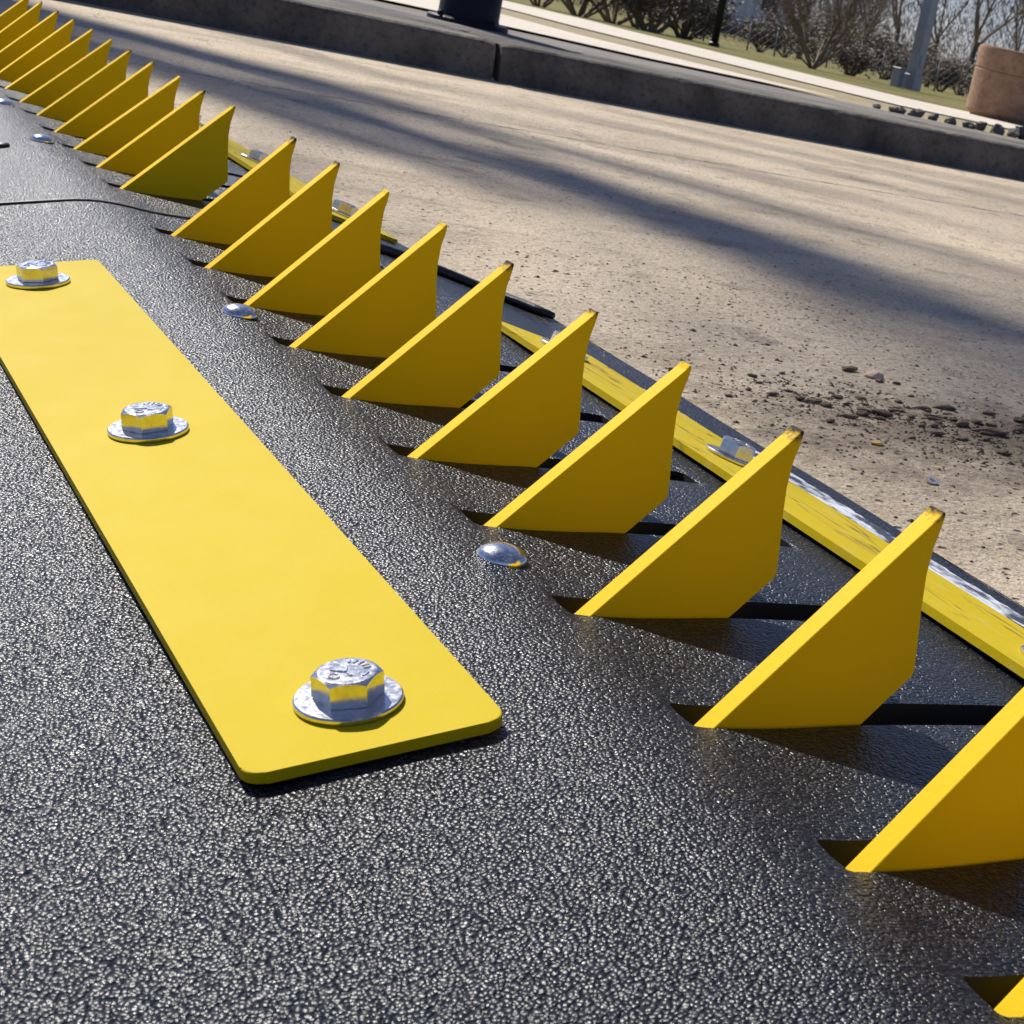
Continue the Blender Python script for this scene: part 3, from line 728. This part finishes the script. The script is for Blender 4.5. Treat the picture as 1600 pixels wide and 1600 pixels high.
def tree(name, loc, label, cat, H, r, stems, depth, seed, spread=.7, lean=(0, 0), leaf=None, nleaf=0, ls=.03, kids=(2, 4), group=None, trunkh=.25, low=.15, rtip=1):
    rr = random.Random(seed); t = empty(name, loc); tag(t, label, cat, group)
    v, f = [], []; tips = []
    if stems == 1:
        tv, tf = [], []; top = Vector((lean[0]*H*trunkh, lean[1]*H*trunkh, H*trunkh))
        tube(tv, tf, [Vector((0, 0, -.1)), top*.5+Vector((r*.3, 0, 0)), top], [r*1.25, r, r*.85], 8); mesh('trunk', tv, tf, M_bark, t, True)
        for _ in range(rr.randint(3, 4)):
            d = Vector((rr.uniform(-1, 1)*spread+lean[0], rr.uniform(-1, 1)*spread+lean[1], 1)).normalized()
            grow(v, f, top*rr.uniform(.85, 1), d, H*.36, r*.5, depth, rr, spread, .25, 4, kids, tips=tips)
    else:
        for i in range(stems):
            a = 2*math.pi*i/stems+rr.uniform(-.3, .3)
            d = Vector((math.cos(a)*spread*1.1, math.sin(a)*spread*1.1, rr.uniform(.5, 1.2))).normalized()
            grow(v, f, Vector((math.cos(a)*r, math.sin(a)*r, 0)), d, H*.42, r*rr.uniform(.5, .9), depth, rr, spread, low, 4, kids, tips=tips)
    o = mesh('crown' if stems == 1 else 'branches', v, f, M_twig, t)
    if leaf and nleaf:
        lv, lf = [], []
        for _ in range(nleaf):
            c_ = rr.choice(tips)+Vector((rr.gauss(0, 1), rr.gauss(0, 1), rr.gauss(0, 1)))*ls*2.2
            a = Vector((rr.uniform(-1, 1), rr.uniform(-1, 1), rr.uniform(-1, 1))).normalized(); b = a.orthogonal().normalized()
            s = ls*rr.uniform(.5, 1.2); q = len(lv); lv += [c_-a*s, c_+b*s*.55, c_+a*s, c_-b*s*.55]; lf.append((q, q+1, q+2, q+3))
        mesh('foliage', lv, lf, leaf, t)
    return t
gz = lambda q: Vector((q.x, q.y, zg(q.y)))
# round bare shrub in the middle of the background
tree('shrub', (7.62, 12.13, zg(12.1)), 'large rounded leafless shrub with many stems in the middle of the grass', 'shrub', 1.15, .014, 15, 4, 4, .62, leaf=M_brush, nleaf=2600, ls=.010, kids=(4, 5))
# dark evergreen bushes at left
for i, (brg, D, H, s) in enumerate([(24.71, 17.5, 1.0, 21), (25.77, 18.5, 1.2, 22), (26.94, 17, .85, 23), (28.01, 18.5, .75, 24), (23.45, 20, 1.4, 25), (26.55, 21, 1.5, 26)]):
    q = at(brg, D); tree('bush', (q.x, q.y, zg(q.y)-.02),
        ['dark green bush at the left end of the hedge row', 'tall dark bush left of centre in the hedge row', 'low dark bush near the fence end', 'small dark bush just left of the pale building', 'tall bush cut by the top of the frame', 'taller dark bush behind the hedge row'][i],
        'bush', H, .03, 7, 3, s, .8, leaf=M_leaf, nleaf=3800, ls=.028, kids=(3, 4), group='dark bushes behind the grass')
# dark low bush right of the shrub
q = at(33.41, 17, -0.001); tree('bush', (q.x, q.y, zg(q.y)), 'low dark bush at the right foot of the leafless shrub', 'bush', .34, .02, 7, 3, 41, .9, leaf=M_leaf, nleaf=2600, ls=.018, kids=(3, 4))
# bare trees behind
bt = [(36.95, 38, 4.6, .075, 7, 'forked bare tree against the sky just left of the litter bin', (.1, 0)), (34.58, 42, 5.0, .07, 8, 'bare tree behind the lamp post', (0, 0)),
      (33.68, 44, 4.2, .06, 9, 'bare tree behind the right side of the leafless shrub', (0, 0)), (38.42, 50, 4.6, .07, 10, 'bare tree above the litter bin at the right edge', (0, 0)), (31.7, 50, 5.5, .07, 12, 'bare tree behind the middle shrub', (0, 0)), (35.86, 52, 5.5, .07, 13, 'slender bare tree right of the lamp post', (0, 0))]
for brg, D, H, r_, s, lab, ln in bt:
    q = at(brg, D); tree('bare_tree', gz(q), lab, 'tree', H, r_, 1, 5, s, .62, ln, kids=(3, 4), group='bare trees along the skyline')
# brushy scrub in front of the treeline: things one can still tell apart
k_ = 0
SB = [(30.46, 30, .5, M_brush, 51, 'twiggy brown scrub bush right of the pale building'), (31.25, 33, 1.1, M_brush, 52, 'brown scrub bush behind the left side of the leafless shrub'), (28.48, 31, .45, M_brush, 53, 'low brown scrub bush behind the slim dark pole'),
      (33.63, 32, .9, M_brush, 54, 'brown scrub bush behind the right side of the leafless shrub'), (34.52, 30, .7, M_leaf, 55, 'dark scrub bush just left of the lamp post'), (35.51, 34, .9, M_brush, 56, 'brown scrub bush directly behind the lamp post'),
      (36.3, 31, .55, M_brush, 57, 'low brown scrub bush between lamp post and litter bin'), (37.78, 34, .75, M_leaf, 58, 'dark scrub bush behind the litter bin'), (38.67, 32, .9, M_leaf, 59, 'dark green bush at the right edge above the litter bin'),
      (32.34, 30, .9, M_leaf, 60, 'dark bush seen through the stems of the leafless shrub'), (36.89, 36, .8, M_brush, 61, 'brown bush at the foot of the forked bare tree')]
for brg, D, H, lf, s, lab in SB:
    q = at(brg, D)
    tree('scrub_bush', gz(q), lab, 'bush', H*1.15, .025, 8, 3, s, .85, leaf=lf, nleaf=3000, ls=.03, kids=(3, 4), group='scrub bushes behind the fence')
# far wood that closes the horizon
rr = random.Random(77); v, f = [], []
for _ in range(80000):
    x = rr.uniform(35, 125); y = 84+rr.uniform(0, 22)-.15*x; hgt = (5.2 if x/y < .98 else 5.2-3.3*min(1, (x/y-.98)/.12))+.8*math.sin(x*.21)+.7*math.sin(x*.53+1)+.4*math.sin(x*1.3)
    z = zg(80)+(rr.random()**1.2)*hgt*1.05; s = rr.uniform(.10, .24); a = Vector((rr.uniform(-.8, .8), rr.uniform(-.8, .8), 1)).normalized(); b = Vector((rr.uniform(-1, 1), rr.uniform(-1, 1), 0)).normalized()
    c_ = Vector((x, y, z)); q = len(v); v += [c_-a*s, c_+b*s*.14, c_+a*s, c_-b*s*.14]; f.append((q, q+1, q+2, q+3))
tag(mesh('distant_wood', v, f, mat_plain('distant_winter_twigs', (.13, .11, .10), (.22, .19, .18), .95, 0, .3, world=True)), 'far leafless wood closing the horizon', 'wood', kind='stuff')

# ---- trees up-sun, beyond the left edge of the frame: their trunks and limbs throw the soft bands over the road
def up_sun(gx, gy, h): return Vector((gx-.16*h, gy+1.12*h, G+h))
def shade_tree(base, label, limbs, seed, r0=.10):
    t = empty('shade_tree', base); tag(t, label, 'tree', 'bare trees beyond the kerb on the left'); rr = random.Random(seed)
    bz_ = Vector(base); v, f = [], []
    top = Vector((0, 0, limbs[0][0][2]-base[2]))
    tv, tf = [], []; tube(tv, tf, [Vector((0, 0, -.1)), Vector((.05, .02, top.z*.4)), top], [r0*1.2, r0, r0*.6], 8); mesh('trunk', tv, tf, M_bark, t, True)
    for a, b, r1, r2 in limbs:
        A, B = Vector(a)-bz_, Vector(b)-bz_; st = Vector((0, 0, min(A.z, B.z)*.75))
        mid = A.lerp(B, .5)+Vector((rr.uniform(-.1, .1), 0, rr.uniform(-.1, .1)))
        tube(v, f, [st, A.lerp(st, .12), A, mid, B], [.03, .03, r1, (r1+r2)/2, r2], 7)
        for _ in range(4):
            s = A.lerp(B, rr.uniform(.1, .9)); grow(v, f, s, (B-A).normalized()+Vector((rr.uniform(-.8, .8), 0, rr.uniform(0, .8))), .9, r2*.4, 2, rr, .7, .1, 3, (2, 3))
    mesh('crown', v, f, M_twig, t)
    return t
def U(gx, gy, h): return tuple(up_sun(gx, gy, h*2.2))
rl = random.Random(21)
def band(g0, g1, width, n, r, h0=5.6, h1=5.0):
    out_ = []
    for i in range(n):
        o0, o1 = rl.uniform(-width, width), rl.uniform(-width, width); t0, t1 = rl.uniform(0, .35), rl.uniform(.6, 1.05)
        dx, dy = g1[0]-g0[0], g1[1]-g0[1]; L_ = math.hypot(dx, dy); nx, ny = -dy/L_, dx/L_
        p = (g0[0]+dx*t0+nx*o0, g0[1]+dy*t0+ny*o0); q = (g0[0]+dx*t1+nx*o1, g0[1]+dy*t1+ny*o1); rr_ = r*rl.uniform(.6, 1.4)
        out_.append((U(p[0], p[1], h0), U(q[0], q[1], h1), rr_, rr_*.7))
    return out_
shade_tree((-3.2, 15.8, zg(15.8)), 'bare shade tree beyond the kerb, out of frame at left, nearest the barrier',
    band((.68, 2.45), (.92, 1.1), .13, 6, .036)+band((.78, 1.75), (1.10, .65), .10, 5, .034)+band((.35, 2.3), (.62, 1.6), .05, 3, .03)+band((1.5, 1.15), (2.4, .95), .05, 2, .022), 3)
shade_tree((-2.6, 18.8, zg(18.8)), 'bare shade tree beyond the kerb, out of frame at left, farther back', [
    (U(.9, 3.12, 6.5), U(1.9, 2.62, 6.2), .035, .025), (U(1.75, 3.5, 6.8), U(2.9, 3.05, 6.3), .026, .018), (U(1.7, 3.15, 6.8), U(2.7, 2.68, 6.2), .028, .02), (U(.4, 3.0, 7), U(1.6, 2.2, 6.6), .03, .02)], 4)
SC.render.engine = 'CYCLES'
